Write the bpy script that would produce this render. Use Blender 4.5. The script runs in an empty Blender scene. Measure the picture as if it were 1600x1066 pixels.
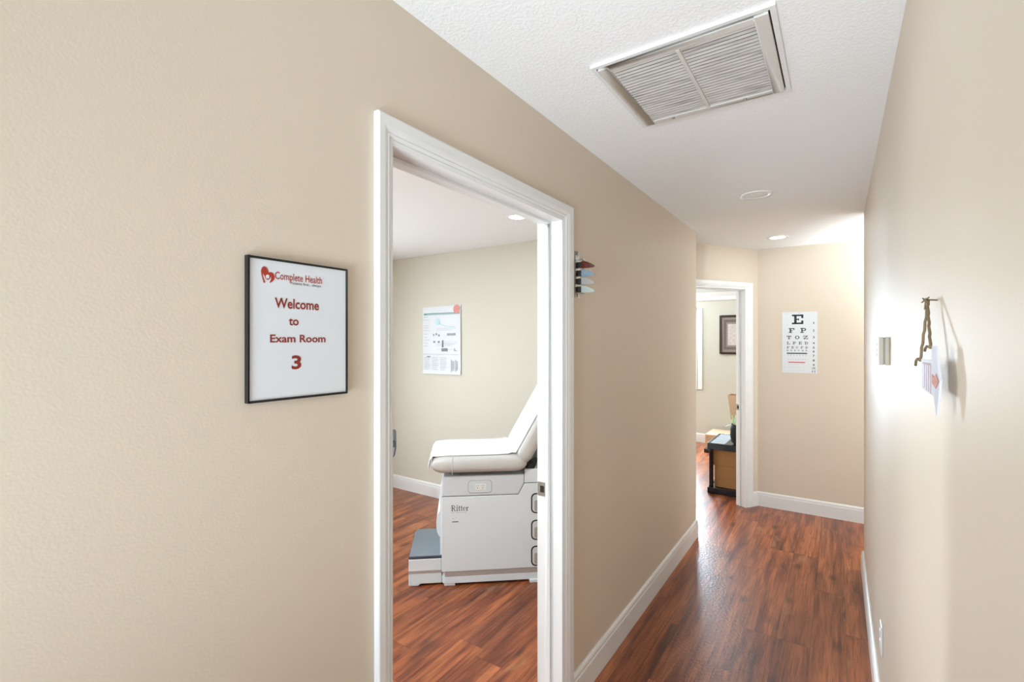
import bpy, bmesh, math, random
from mathutils import Vector, Matrix
C = bpy.context.scene.collection
S = bpy.context.scene
PI = math.pi
random.seed(7)

# ------------------------------------------------------------------ camera, world, exposure
cam_d = bpy.data.cameras.new('camera')
cam = bpy.data.objects.new('camera', cam_d); C.objects.link(cam); S.camera = cam
TH = math.radians(34.262)
cam_d.sensor_width = 36; cam_d.lens = 748.2/1600*36
cam_d.shift_y = 0.5/1600
cam_d.clip_start = 0.02
cam.location = (0, 0, 1.565)
cam.rotation_euler = (PI/2, 0, TH)

S.view_settings.view_transform = 'Standard'
S.view_settings.look = 'None'
S.view_settings.gamma = 1
S.view_settings.exposure = 0.15
S.view_settings.use_curve_mapping = False

w = bpy.data.worlds.new('sky'); S.world = w; w.use_nodes = True
bg = w.node_tree.nodes['Background']
bg.inputs['Color'].default_value = (0.90, 0.95, 1.0, 1)
bg.inputs['Strength'].default_value = 5.0

def area(name, loc, rot, sx, sy=None, power=10, col=(1, 1, 1), portal=False, shape=None, spread=None):
    d = bpy.data.lights.new(name, 'AREA')
    d.shape = shape or ('RECTANGLE' if sy else 'DISK'); d.size = sx
    if sy: d.size_y = sy
    d.energy = power; d.color = col
    if spread: d.spread = spread
    o = bpy.data.objects.new(name, d); C.objects.link(o)
    o.location = loc; o.rotation_euler = rot
    return o
WARM = (1.0, 0.90, 0.78); NEUT = (0.80, 0.925, 1.0); DAY = (0.73, 0.88, 1.0)
# daylight by a lamp in each window opening; lobby and passage windows are added
area('daylight_fill', (-1.0, -4.93, 1.55), (PI/2, 0, 0), 2.2, 1.5, 5, DAY)             # added lobby window, unseen behind the camera
area('daylight_fill', (-4.17, 1.60, 1.20), (PI/2, 0, -PI/2), 1.9, 1.35, 28, DAY)        # exam room window
area('daylight_fill', (-2.55, 7.77, 1.45), (-PI/2, 0, 0), 1.4, 1.1, 195, DAY)             # far room window

area('daylight_fill', (1.66, 4.58, 1.15), (PI/2, 0, PI/2), .75, 1.5, 1, DAY)             # added unseen window at the end of the side passage
# added unseen fill lamps: two behind camera, one in the side passage, turned upward
area('bounce_fill', (-.40, -.9, .75), (math.radians(125), 0, 0), .5, .5, 9, DAY, spread=math.radians(80))
area('bounce_fill', (-.40, -3.3, 1.15), (math.radians(106), 0, 0), .6, .5, 40, DAY, spread=math.radians(100))
area('bounce_fill', (1.15, 4.58, .80), (math.radians(165), 0, 0), .5, .5, 40, DAY, spread=math.radians(90))

# ------------------------------------------------------------------ helpers
def srgb(h):
    v = [int(h[i:i+2], 16)/255 for i in (0, 2, 4)]
    return tuple(x/12.92 if x <= 0.04045 else ((x+0.055)/1.055)**2.4 for x in v) + (1,)
def mat(name, col, rough=0.5, metal=0.0, bump=None, spec=0.5, trans=0.0, emit=None, noise=None, alpha=None, coat=0):
    m = bpy.data.materials.new(name); m.use_nodes = True
    nt = m.node_tree; N = nt.nodes; L = nt.links
    b = N['Principled BSDF']
    c = srgb(col) if isinstance(col, str) else col
    b.inputs['Base Color'].default_value = c
    b.inputs['Roughness'].default_value = rough
    b.inputs['Metallic'].default_value = metal
    b.inputs['Specular IOR Level'].default_value = spec
    b.inputs['Transmission Weight'].default_value = trans
    b.inputs['Coat Weight'].default_value = coat
    if alpha is not None: b.inputs['Alpha'].default_value = alpha
    if emit:
        b.inputs['Emission Color'].default_value = emit[0]; b.inputs['Emission Strength'].default_value = emit[1]
    tc = N.new('ShaderNodeTexCoord')
    nz = N.new('ShaderNodeTexNoise'); nz.inputs['Scale'].default_value = (noise or (30, .04))[0]
    nz.inputs['Detail'].default_value = 3
    L.new(tc.outputs['Object'], nz.inputs['Vector'])
    a = (noise or (30, .04))[1]
    mx = N.new('ShaderNodeMix'); mx.data_type = 'RGBA'
    mx.inputs[6].default_value = tuple(x*(1-a) for x in c[:3])+(1,)
    mx.inputs[7].default_value = tuple(min(1, x*(1+a)) for x in c[:3])+(1,)
    L.new(nz.outputs['Fac'], mx.inputs[0]); L.new(mx.outputs[2], b.inputs['Base Color'])
    if bump:
        sc, st, ds = bump[:3]
        n2 = N.new('ShaderNodeTexNoise'); n2.inputs['Scale'].default_value = sc
        n2.inputs['Detail'].default_value = 2; n2.inputs['Roughness'].default_value = .45
        L.new(tc.outputs['Object'], n2.inputs['Vector'])
        bp = N.new('ShaderNodeBump'); bp.inputs['Strength'].default_value = st; bp.inputs['Distance'].default_value = ds
        L.new(n2.outputs['Fac'], bp.inputs['Height']); L.new(bp.outputs['Normal'], b.inputs['Normal'])
    return m

class MB:
    """collects geometry for one mesh"""
    def __init__(s): s.v = []; s.f = []; s.sm = []
    def add(s, vs, fs, smooth=False):
        k = len(s.v); s.v += [tuple(v) for v in vs]
        s.f += [tuple(i+k for i in f) for f in fs]; s.sm += [smooth]*len(fs)
    def box(s, x0, x1, y0, y1, z0, z1):
        s.add([(x0,y0,z0),(x1,y0,z0),(x1,y1,z0),(x0,y1,z0),(x0,y0,z1),(x1,y0,z1),(x1,y1,z1),(x0,y1,z1)],
              [(0,3,2,1),(4,5,6,7),(0,1,5,4),(1,2,6,5),(2,3,7,6),(3,0,4,7)])
        return s
    def prism(s, pts, f0, f1, smooth=False):
        """pts 2-D outline; f0/f1 map (u,v) to 3-D at the two ends"""
        n = len(pts); vs = [f0(*p) for p in pts]+[f1(*p) for p in pts]
        s.add(vs, [tuple(range(n-1,-1,-1)), tuple(range(n, 2*n))])
        s.add(vs, [(i,(i+1)%n,n+(i+1)%n,n+i) for i in range(n)], smooth)
        return s
    def loft(s, rings, closed=True, caps=True, smooth=True):
        n = len(rings[0]); vs = [p for r in rings for p in r]; fs = []
        for k in range(len(rings)-1):
            for i in range(n if closed else n-1):
                j = (i+1) % n
                fs.append((k*n+i, k*n+j, (k+1)*n+j, (k+1)*n+i))
        s.add(vs, fs, smooth)
        if caps and closed:
            s.add(rings[0], [tuple(range(n-1,-1,-1))]); s.add(rings[-1], [tuple(range(n))])
        return s
    def lathe(s, prof, cx=0, cy=0, n=32, axis='z', smooth=True, caps=True):
        rings = []
        for r, z in prof:
            rings.append([((cx+r*math.cos(2*PI*i/n), cy+r*math.sin(2*PI*i/n), z) if axis == 'z' else
                           (cx+r*math.cos(2*PI*i/n), z, cy+r*math.sin(2*PI*i/n))) for i in range(n)])
        return s.loft(rings, True, caps, smooth)
    def tube(s, path, r, n=8):
        P = [Vector(p) for p in path]; rings = []
        for i, p in enumerate(P):
            t = (P[min(i+1, len(P)-1)]-P[max(i-1, 0)]).normalized()
            if i == 0: a = t.cross(Vector((.3, .9, .1))) if abs(t.z) > .5 else t.cross(Vector((0, 0, 1)))
            else: a = pa-t*pa.dot(t)
            a.normalize(); pa = a; b = t.cross(a)
            rr = r[i] if isinstance(r, (list, tuple)) else r
            rings.append([tuple(p+(a*math.cos(2*PI*k/n)+b*math.sin(2*PI*k/n))*rr) for k in range(n)])
        return s.loft(rings)
    def build(s, name, m, parent=None, bevel=0, seg=2, loc=None, rotz=0, smooth_all=False, split=True):
        me = bpy.data.meshes.new(name); me.from_pydata(s.v, [], s.f); me.update()
        for p, q in zip(me.polygons, s.sm): p.use_smooth = q or smooth_all
        bm = bmesh.new(); bm.from_mesh(me)
        bmesh.ops.remove_doubles(bm, verts=bm.verts, dist=1e-5)
        bmesh.ops.recalc_face_normals(bm, faces=bm.faces); bm.to_mesh(me); bm.free()
        me.materials.append(m)
        o = bpy.data.objects.new(name, me); C.objects.link(o)
        if parent: o.parent = parent
        if loc: o.location = loc
        o.rotation_euler.z = rotz
        if bevel:
            b = o.modifiers.new('bevel', 'BEVEL'); b.width = bevel; b.segments = seg; b.limit_method = 'ANGLE'; b.angle_limit = .6
            for p in me.polygons: p.use_smooth = True
            ws = o.modifiers.new('wn', 'WEIGHTED_NORMAL'); ws.keep_sharp = True
        return o

def tag(o, label, cat=None, group=None):
    o['label'] = label
    if cat: o['category'] = cat
    if group: o['group'] = group
    return o
def empty(name, loc=(0,0,0), rotz=0, label=None, cat=None, group=None):
    o = bpy.data.objects.new(name, None); C.objects.link(o)
    o.location = loc; o.rotation_euler.z = rotz; o.empty_display_size = .05
    if label: tag(o, label, cat, group)
    return o
def structure(o): o['kind'] = 'structure'; return o

class Frame:
    """a flat face: origin, direction to the viewer's right, outward normal; maps (x right, z up, out)"""
    def __init__(s, o, ex, n): s.o = Vector(o); s.ex = Vector(ex).normalized(); s.n = Vector(n).normalized()
    def __call__(s, x, z, out=0): return tuple(s.o+s.ex*x+Vector((0,0,1))*z+s.n*out)

def flat_poly(mb, fr, pts, o0, o1):
    mb.prism(pts, lambda x, z: fr(x, z, o0), lambda x, z: fr(x, z, o1)); return mb
def flat_rect(mb, fr, x0, x1, z0, z1, o0, o1):
    return flat_poly(mb, fr, [(x0,z0),(x1,z0),(x1,z1),(x0,z1)], o0, o1)
def ring_pts(cx, cz, rx, rz, a0=0, a1=360, n=24):
    return [(cx+rx*math.cos(math.radians(a0+(a1-a0)*i/n)), cz+rz*math.sin(math.radians(a0+(a1-a0)*i/n))) for i in range(n+1)]
def arc_poly(cx, cz, rx, rz, tx, tz, a0, a1, n=16):
    """list of quads making an arc band"""
    o = ring_pts(cx, cz, rx, rz, a0, a1, n); i = ring_pts(cx, cz, rx-tx, rz-tz, a0, a1, n)
    return [[i[k], o[k], o[k+1], i[k+1]] for k in range(n)]
def rrect(x0, x1, z0, z1, r, n=5):
    p = []
    for cx, cz, a in ((x1-r,z1-r,0),(x0+r,z1-r,90),(x0+r,z0+r,180),(x1-r,z0+r,270)):
        p += [(cx+r*math.cos(math.radians(a+90*i/n)), cz+r*math.sin(math.radians(a+90*i/n))) for i in range(n+1)]
    return p

def R_(x0, z0, x1, z1): return [(x0,z0),(x1,z0),(x1,z1),(x0,z1)]
GL = {   # slab-serif capitals in a unit square
 'E': [R_(0,0,1,.17), R_(0,.83,1,1), R_(.2,0,.42,1), R_(.42,.44,.6,.56), R_(.55,.38,.62,.62), R_(.82,0,1,.38), R_(.82,.62,1,1)],
 'F': [R_(0,0,.62,.16), R_(0,.84,1,1), R_(.18,0,.42,1), R_(.42,.42,.6,.56), R_(.56,.34,.64,.64), R_(.82,.62,1,1)],
 'P': [R_(0,0,.6,.16), R_(0,.84,.6,1), R_(.18,0,.4,1), R_(.4,.38,.6,.54)]+arc_poly(.6,.69,.4,.31,.2,.15,-90,90),
 'T': [R_(.28,0,.72,.16), R_(0,.84,1,1), R_(.39,0,.61,1), R_(0,.62,.16,1), R_(.84,.62,1,1)],
 'O': arc_poly(.5,.5,.5,.5,.22,.15,0,360,28),
 'Z': [R_(0,0,1,.16), R_(0,.84,1,1), R_(.84,.1,1,.38), R_(0,.62,.16,.9), [(0,.12),(.26,.12),(1,.88),(.74,.88)]],
 'L': [R_(0,0,1,.16), R_(0,.84,.62,1), R_(.2,0,.42,1), R_(.84,0,1,.4)],
 'D': [R_(0,0,.5,.16), R_(0,.84,.5,1), R_(.15,0,.37,1)]+arc_poly(.5,.5,.5,.5,.2,.16,-90,90),
 'C': arc_poly(.5,.5,.5,.5,.22,.16,45,315,24)+[R_(.78,.62,.94,.95)],
 'R': [R_(0,0,.36,.07), R_(0,.93,.45,1), R_(.1,0,.28,1), R_(.28,.46,.45,.53)]+arc_poly(.45,.73,.34,.27,.15,.07,-90,90)+[[(.4,.5),(.56,.5),(.9,.0),(.72,.0)], R_(.72,0,1,.07)],
 'i': [R_(.1,0,.9,.07), R_(.3,0,.68,.66), R_(.1,.6,.68,.66)]+arc_poly(.49,.87,.2,.1,.2,.1,0,360,12),
 't': [R_(.3,.12,.62,.9), R_(.05,.6,.95,.67)]+arc_poly(.64,.14,.34,.14,.3,.07,180,350,10),
 'e': arc_poly(.5,.34,.48,.34,.22,.07,25,320,20)+[R_(.1,.34,.9,.40)]+arc_poly(.5,.34,.48,.34,.12,.07,0,60,6),
 'r': [R_(.05,0,.75,.07), R_(.2,0,.52,.66), R_(.05,.6,.5,.66), [(.5,.45),(.6,.6),(.95,.68),(1,.5),(.8,.5),(.75,.58),(.6,.52),(.5,.36)]],
}
def glyph(mb, fr, ch, x, z, wd, ht, out0, out1):
    for poly in GL[ch]:
        flat_poly(mb, fr, [(x+p[0]*wd, z+p[1]*ht) for p in poly], out0, out1)
_tc = {}
def text(mb, fr, body, x0, x1, z0, z1, out, bold=0.0, th=.0004):
    """lettering fitted to the box x0..x1, z0..z1 on a flat face"""
    key = (body, bold)
    if key not in _tc:
        cu = bpy.data.curves.new('lettering', 'FONT'); cu.body = body; cu.size = 1; cu.offset = bold
        cu.resolution_u = 3
        o = bpy.data.objects.new('lettering_source', cu); C.objects.link(o)
        bpy.context.view_layer.update()
        me = bpy.data.meshes.new_from_object(o.evaluated_get(bpy.context.evaluated_depsgraph_get()))
        V = [tuple(v.co) for v in me.vertices]; F = [tuple(p.vertices) for p in me.polygons]
        bpy.data.objects.remove(o); bpy.data.curves.remove(cu); bpy.data.meshes.remove(me)
        _tc[key] = (V, F)
    V, F = _tc[key]
    xs = [v[0] for v in V]; ys = [v[1] for v in V]
    sx = (x1-x0)/(max(xs)-min(xs)); sz = (z1-z0)/(max(ys)-min(ys))
    mb.add([fr(x0+(v[0]-min(xs))*sx, z0+(v[1]-min(ys))*sz, out) for v in V], F)
    return mb

# ------------------------------------------------------------------ materials
def wall_paint(name, col, rough=.42, bump=(210, .15, .0012), spec=.4, var=.015):
    m = mat(name, col, rough, noise=(1.3, var), bump=bump, spec=spec)
    return m
M = {}
M['wall'] = wall_paint('beige_wall_paint', 'D8C9B6', .50)
M['wall_exam'] = wall_paint('exam_lit_wall_paint', 'D3CCBD', .5)  # hall's wall paint; exam room light put into a paler, greyer colour
M['wall_far'] = wall_paint('pale_sage_wall_paint', 'CBC9BC', .6)
M['trim'] = mat('white_semigloss_trim', 'E6E5E3', .32, noise=(8, .01))
M['black'] = mat('black_plastic', '17181A', .4)
M['frame_black'] = mat('black_frame', '0D0D0D', .5)
M['paper'] = mat('white_print_paper', 'DFE1E4', .55, noise=(5, .01))
M['red'] = mat('brick_red_print', '8C2A20', .6)
M['red_logo'] = mat('logo_red_print', 'A83222', .6)
M['ink'] = mat('dark_print', '2A2A2E', .6)
M['grey_ink'] = mat('grey_print', '8B8E93', .6)
M['pale_ink'] = mat('pale_grey_print', 'B9BCC4', .6)
M['teal_ink'] = mat('teal_print', '7FA9A4', .6)
M['pale_teal'] = mat('pale_blue_print', 'B5DCE2', .6)
M['dteal'] = mat('dark_teal_print', '25494C', .6)
M['pink'] = mat('pink_print', 'E0918A', .6)
M['coral'] = mat('coral_print', 'D9434A', .6)
M['steel'] = mat('brushed_steel', 'A9A6A0', .35, metal=.9)
M['darkhole'] = mat('dark_recess', '2B211B', .8)
M['table_white'] = mat('white_painted_steel', 'DCE2E7', .38, noise=(4, .01))
M['table_grey'] = mat('light_grey_plastic', 'CFD4D9', .4)
M['taupe'] = mat('taupe_band', 'A89D98', .5)
M['vinyl'] = mat('pale_grey_vinyl', 'C6C3C0', .35, noise=(12, .02), bump=(500, .1, .0005))
M['exam_paper'] = mat('white_exam_paper', 'F4F4F7', .8, noise=(3, .01), bump=(14, .25, .004))
M['step_rubber'] = mat('blue_grey_rubber', '7C858C', .5, noise=(80, .05))
M['step_edge'] = mat('dark_slate_rubber', '3B4152', .5)
M['therm'] = mat('beige_grey_plastic', 'B3A999', .5)
M['matte_black'] = mat('matte_black_fabric', '101012', .8)
M['mid_grey'] = mat('mid_grey_plastic', '8D9194', .5)
M['seam'] = mat('seam_grey', '8E8E90', .6)
M['cardboard'] = mat('brown_cardboard', 'A07345', .85, noise=(40, .08))
M['cardboard2'] = mat('tan_cardboard', 'C9A987', .85, noise=(40, .06))
M['kraft'] = mat('kraft_paper', 'C2A386', .8, noise=(30, .06))
M['shelf_black'] = mat('black_moulded_plastic', '15171D', .22, noise=(60, .1))
M['leaf'] = mat('variegated_leaf', 'C9DDB0', .5, noise=(60, .25))
M['twine'] = mat('brown_jute_twine', '7A6648', .9, noise=(300, .3), bump=(600, .8, .002))
M['vent_frame'] = mat('off_white_vent_metal', 'CFCAC2', .5, noise=(12, .06))
M['vent_ring'] = mat('white_vent_flange', 'E2E0DC', .5)
M['bulb_off'] = mat('frosted_diffuser_unlit', 'E9E6DF', .5)
M['bulb_on'] = mat('frosted_diffuser_lit', 'FFFFFF', .5, emit=((1, .97, .92, 1), 9.0))
M['dark_grey'] = mat('charcoal_plastic', '4A4C50', .5)
M['pic_frame'] = mat('dark_brown_wood_frame', '33261F', .35, noise=(60, .2))
M['pic_mat'] = mat('mottled_mauve_mat', '8E827C', .7, noise=(120, .25))
M['pic_mat2'] = mat('dark_mauve_mat', '6A5F5B', .7, noise=(160, .25))
M['pic_art'] = mat('sepia_print', 'C6BCB6', .7, noise=(25, .35))

def transparent(name, tint, rough=.05, glossy=.12):
    m = bpy.data.materials.new(name); m.use_nodes = True; nt = m.node_tree; N = nt.nodes; L = nt.links
    for n in list(N):
        if n.type != 'OUTPUT_MATERIAL': N.remove(n)
    out = [n for n in N if n.type == 'OUTPUT_MATERIAL'][0]
    t = N.new('ShaderNodeBsdfTransparent'); t.inputs['Color'].default_value = tint
    g = N.new('ShaderNodeBsdfGlossy'); g.inputs['Roughness'].default_value = rough
    mx = N.new('ShaderNodeMixShader'); mx.inputs[0].default_value = glossy
    L.new(t.outputs[0], mx.inputs[1]); L.new(g.outputs[0], mx.inputs[2]); L.new(mx.outputs[0], out.inputs['Surface'])
    return m
M['glass'] = transparent('window_glass', (.96, .98, .98, 1))
M['clear'] = transparent('clear_acrylic', (.86, .87, .86, 1), .1, .25)
def flagm(name, c): return mat(name, c, .18, coat=.6)
M['flag_red'] = flagm('maroon_flag_plastic', '521D1B')
M['flag_blue'] = flagm('steel_blue_flag_plastic', '76858F')
M['flag_grey'] = flagm('frosted_grey_flag_plastic', '9A958F')
M['flag_white'] = flagm('pearl_green_flag_plastic', 'A4A9A0')

def ceiling_mat():
    m = mat('knockdown_ceiling_texture', 'F0EFED', .75, noise=(2, .01))
    nt = m.node_tree; N = nt.nodes; L = nt.links; b = N['Principled BSDF']
    tc = N.new('ShaderNodeTexCoord')
    n1 = N.new('ShaderNodeTexNoise'); n1.inputs['Scale'].default_value = 105; n1.inputs['Detail'].default_value = 3
    L.new(tc.outputs['Object'], n1.inputs['Vector'])
    r = N.new('ShaderNodeValToRGB'); r.color_ramp.elements[0].position = .46; r.color_ramp.elements[1].position = .60
    L.new(n1.outputs['Fac'], r.inputs[0])
    bp = N.new('ShaderNodeBump'); bp.inputs['Strength'].default_value = .22; bp.inputs['Distance'].default_value = .003
    L.new(r.outputs[0], bp.inputs['Height']); L.new(bp.outputs['Normal'], b.inputs['Normal'])
    return m
M['ceiling'] = ceiling_mat()

def floor_mat():
    m = bpy.data.materials.new('reddish_wood_plank_vinyl'); m.use_nodes = True
    nt = m.node_tree; N = nt.nodes; L = nt.links; b = N['Principled BSDF']
    def n(t, **k):
        x = N.new(t)
        for a, v in k.items(): setattr(x, a, v)
        return x
    def math_(op, a, c=None, d=None):
        x = n('ShaderNodeMath', operation=op)
        for i, v in enumerate((a, c, d)):
            if v is None: continue
            if isinstance(v, (int, float)): x.inputs[i].default_value = v
            else: L.new(v, x.inputs[i])
        return x.outputs[0]
    def ramp(src, stops):
        r = n('ShaderNodeValToRGB'); e = r.color_ramp.elements
        while len(e) < len(stops): e.new(.5)
        for q, (p, c) in zip(e, stops): q.position = p; q.color = c
        L.new(src, r.inputs[0]); return r.outputs[0]
    def mix(f, a, c, bt='MIX'):
        x = n('ShaderNodeMix', data_type='RGBA', blend_type=bt)
        for i, v in ((0, f), (6, a), (7, c)):
            if isinstance(v, (int, float)): x.inputs[i].default_value = v
            elif isinstance(v, tuple): x.inputs[i].default_value = v
            else: L.new(v, x.inputs[i])
        return x.outputs[2]
    def comb(x, y, z):
        k = n('ShaderNodeCombineXYZ')
        for i, v in enumerate((x, y, z)):
            if isinstance(v, (int, float)): k.inputs[i].default_value = v
            else: L.new(v, k.inputs[i])
        return k.outputs[0]
    tc = n('ShaderNodeTexCoord'); sp = n('ShaderNodeSeparateXYZ'); L.new(tc.outputs['Object'], sp.inputs[0])
    X, Y = sp.outputs[0], sp.outputs[1]
    PW, PL = .152, 1.22
    xr = math_('DIVIDE', math_('ADD', X, 20.03), PW)
    row = math_('FLOOR', xr); fx = math_('FRACT', xr)
    wn = n('ShaderNodeTexWhiteNoise', noise_dimensions='1D'); L.new(row, wn.inputs['W'])
    yr = math_('ADD', math_('DIVIDE', math_('ADD', Y, 20), PL), wn.outputs['Value'])
    col = math_('FLOOR', yr); fy = math_('FRACT', yr)
    wn2 = n('ShaderNodeTexWhiteNoise', noise_dimensions='2D'); L.new(comb(row, col, 0), wn2.inputs['Vector'])
    rnd = wn2.outputs['Value']
    off = math_('MULTIPLY', rnd, 37.0)
    # grain coordinates
    gx = math_('ADD', math_('MULTIPLY', X, 1.0), off)
    g1 = n('ShaderNodeTexNoise'); g1.inputs['Scale'].default_value = 1; g1.inputs['Detail'].default_value = 5; g1.inputs['Roughness'].default_value = .6
    g1.inputs['Distortion'].default_value = .35
    L.new(comb(math_('MULTIPLY', gx, 17), math_('MULTIPLY', Y, 1.3), off), g1.inputs['Vector'])
    g2 = n('ShaderNodeTexNoise'); g2.inputs['Scale'].default_value = 1; g2.inputs['Detail'].default_value = 4; g2.inputs['Distortion'].default_value = .8
    L.new(comb(math_('MULTIPLY', gx, 150), math_('MULTIPLY', Y, 4.0), off), g2.inputs['Vector'])
    g3 = n('ShaderNodeTexNoise'); g3.inputs['Scale'].default_value = 1; g3.inputs['Detail'].default_value = 3
    L.new(comb(math_('MULTIPLY', gx, 6), math_('MULTIPLY', Y, 2.6), math_('ADD', off, 5)), g3.inputs['Vector'])
    base = ramp(g1.outputs['Fac'], [(.28, srgb('5A3022')), (.42, srgb('8C5236')), (.52, srgb('A86A43')), (.62, srgb('C07C52')), (.78, srgb('7E4838'))])
    tint = ramp(rnd, [(0, srgb('D4B0A4')), (.35, srgb('FFE8D4')), (.7, srgb('F2CFC0')), (1, srgb('BFA096'))])
    c1 = mix(.75, base, tint, 'MULTIPLY')
    fine = ramp(g2.outputs['Fac'], [(.34, (.42, .36, .34, 1)), (.55, (1, 1, 1, 1))])
    c2 = mix(.75, c1, fine, 'MULTIPLY')
    patch = ramp(g3.outputs['Fac'], [(.60, (0, 0, 0, 1)), (.74, (1, 1, 1, 1))])
    c3 = mix(math_('MULTIPLY', patch, .62), c2, srgb('3E211A'))
    # knots
    vo = n('ShaderNodeTexVoronoi'); vo.inputs['Scale'].default_value = 1
    L.new(comb(math_('MULTIPLY', gx, 5.5), math_('MULTIPLY', Y, 2.3), off), vo.inputs['Vector'])
    kn = ramp(vo.outputs['Distance'], [(.04, (1, 1, 1, 1)), (.17, (0, 0, 0, 1))])
    c4 = mix(math_('MULTIPLY', kn, .7), c3, srgb('331A13'))
    # pale streaks
    st = ramp(g3.outputs['Fac'], [(.28, (1, 1, 1, 1)), (.36, (0, 0, 0, 1))])
    c5 = mix(math_('MULTIPLY', st, .35), c4, srgb('C09066'))
    # seams
    ex = math_('MINIMUM', fx, math_('SUBTRACT', 1, fx)); ey = math_('MINIMUM', fy, math_('SUBTRACT', 1, fy))
    sx = math_('LESS_THAN', ex, .008); sy = math_('LESS_THAN', ey, .0014)
    seam = math_('MAXIMUM', sx, sy)
    c6 = mix(math_('MULTIPLY', seam, .5), c5, srgb('2A1510'))
    L.new(c6, b.inputs['Base Color'])
    b.inputs['Roughness'].default_value = .30
    b.inputs['Specular IOR Level'].default_value = .5
    # scraped ripple
    rp = n('ShaderNodeTexNoise'); rp.inputs['Scale'].default_value = 1; rp.inputs['Detail'].default_value = 1.5
    L.new(comb(math_('MULTIPLY', X, 62), math_('MULTIPLY', Y, 75), 0), rp.inputs['Vector'])
    h = rp.outputs['Fac']
    bp = n('ShaderNodeBump'); bp.inputs['Strength'].default_value = .5; bp.inputs['Distance'].default_value = .0022
    L.new(h, bp.inputs['Height']); L.new(bp.outputs['Normal'], b.inputs['Normal'])
    return m
M['floor'] = floor_mat()

def slat_mat():
    m = mat('dusty_louvre_metal', 'BDB8B0', .6, noise=(6, .05))
    nt = m.node_tree; N = nt.nodes; L = nt.links; b = N['Principled BSDF']
    tc = N.new('ShaderNodeTexCoord'); mp = N.new('ShaderNodeMapping'); mp.inputs['Scale'].default_value = (9, 90, 20)
    L.new(tc.outputs['Object'], mp.inputs[0])
    nz = N.new('ShaderNodeTexNoise'); nz.inputs['Scale'].default_value = 1; nz.inputs['Detail'].default_value = 4
    L.new(mp.outputs[0], nz.inputs['Vector'])
    r = N.new('ShaderNodeValToRGB'); e = r.color_ramp.elements
    e[0].position = .28; e[0].color = srgb('A09A93'); e[1].position = .52; e[1].color = srgb('C9C4BD')
    L.new(nz.outputs['Fac'], r.inputs[0]); L.new(r.outputs[0], b.inputs['Base Color'])
    return m
M['slat'] = slat_mat()

# ------------------------------------------------------------------ room shell
H = 2.44; XL = -.944; XR = .145; XLB = -1.048
YL = 4.014; YR = 4.052; YF = 5.104; YB = 3.542; YW = 7.80
structure(MB().box(-4.5, 2.5, -5.3, 8.1, -.12, 0).build('floor', M['floor']))
structure(MB().box(-4.5, 2.5, -5.3, 8.1, H, H+.12).build('ceiling', M['ceiling']))

D0, D1, DH = .835, 1.738, 2.062      # door 1 clear opening
t = MB(); yo, yi = D0-.02, D1+.02      # the hall face with its doorway, then the return at the hall's end
t.prism([(-.32, 0), (yo, 0), (yo, DH+.02), (yi, DH+.02), (yi, 0), (YL, 0), (YL, H), (-.32, H)], lambda a, b: (XLB, a, b), lambda a, b: (XL, a, b))
t.box(-3.78, XLB, YL-.114, YL, 0, H)
structure(t.build('wall_left', M['wall']))
t = MB(); rc_ = .014; pts = [(XR, -.32), (XR, YR-rc_)]+[(XR+rc_-rc_*math.cos(a), YR-rc_+rc_*math.sin(a)) for a in (.3, .6, .9, 1.2)]+[(XR+rc_, YR), (1.82, YR), (1.82, YR-.12), (XR+.12, YR-.12), (XR+.12, -.32)]
t.prism(pts, lambda a, b: (a, b, 0), lambda a, b: (a, b, H))
structure(t.build('wall_right', M['wall']))
structure(MB().box(-.66, 1.82, YF, YF+.10, 0, H).build('wall_end', M['wall']))
t = MB(); t.box(1.7, 1.82, YR, 4.2, 0, H).box(1.7, 1.82, 4.96, YF, 0, H).box(1.7, 1.82, 4.2, 4.96, 0, .38).box(1.7, 1.82, 4.2, 4.96, 1.95, H)
structure(t.build('wall_passage', M['wall']))
# slanted wall with the far doorway
SD = Vector((-.537, -.843, 0)).normalized(); SN = Vector((.843, -.537, 0)).normalized()   # SN faces the hall
SO = Vector((-.635, YF, 0))
Fs = Frame(SO, -SD, SN)      # x to the viewer's right, so along the wall is negative x
E0, E1, EH = .172, .985, 2.052
t = MB()
def sbox(mb, s0, s1, z0, z1, o0, o1): return flat_rect(mb, Fs, -s1, -s0, z0, z1, o0, o1)
sbox(t, -.03, E0-.02, 0, H, -.10, 0); sbox(t, E1+.02, 1.31, 0, H, -.10, 0); sbox(t, E0-.02, E1+.02, EH+.02, H, -.10, 0)
structure(t.build('wall_slanted', M['wall']))
# exam room
t = MB(); t.box(-4.2, XLB, YB, YB+.10, 0, H)
structure(t.build('wall_exam_back', M['wall_exam']))
structure(MB().box(-4.32, XLB, -.32, -.2, 0, H).build('wall_exam_front', M['wall_exam']))
t = MB()      # window wall, opening y .9..2.2, z .87..1.83
t.box(-4.32, -4.2, -.32, .62, 0, H).box(-4.32, -4.2, 2.58, YB+.1, 0, H).box(-4.32, -4.2, .62, 2.58, 0, .50).box(-4.32, -4.2, .62, 2.58, 1.90, H)
structure(t.build('wall_exam_window', M['wall_exam']))
# far room
t = MB()      # opening x -3.25..-1.80, z .89..2.0
wx0, wx1, wz0, wz1 = -3.26, -1.812, .895, 2.005
t.box(-3.9, wx0, YW, YW+.12, 0, H).box(wx1, 1.0, YW, YW+.12, 0, H).box(wx0, wx1, YW, YW+.12, 0, wz0).box(wx0, wx1, YW, YW+.12, wz1, H)
structure(t.build('wall_far', M['wall_far']))
structure(MB().box(-3.9, -3.78, YB+.1, YW, 0, H).build('wall_far_left', M['wall_far']))
structure(MB().box(.9, 1.02, YF+.10, YW, 0, H).build('wall_far_right', M['wall_far']))
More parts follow.
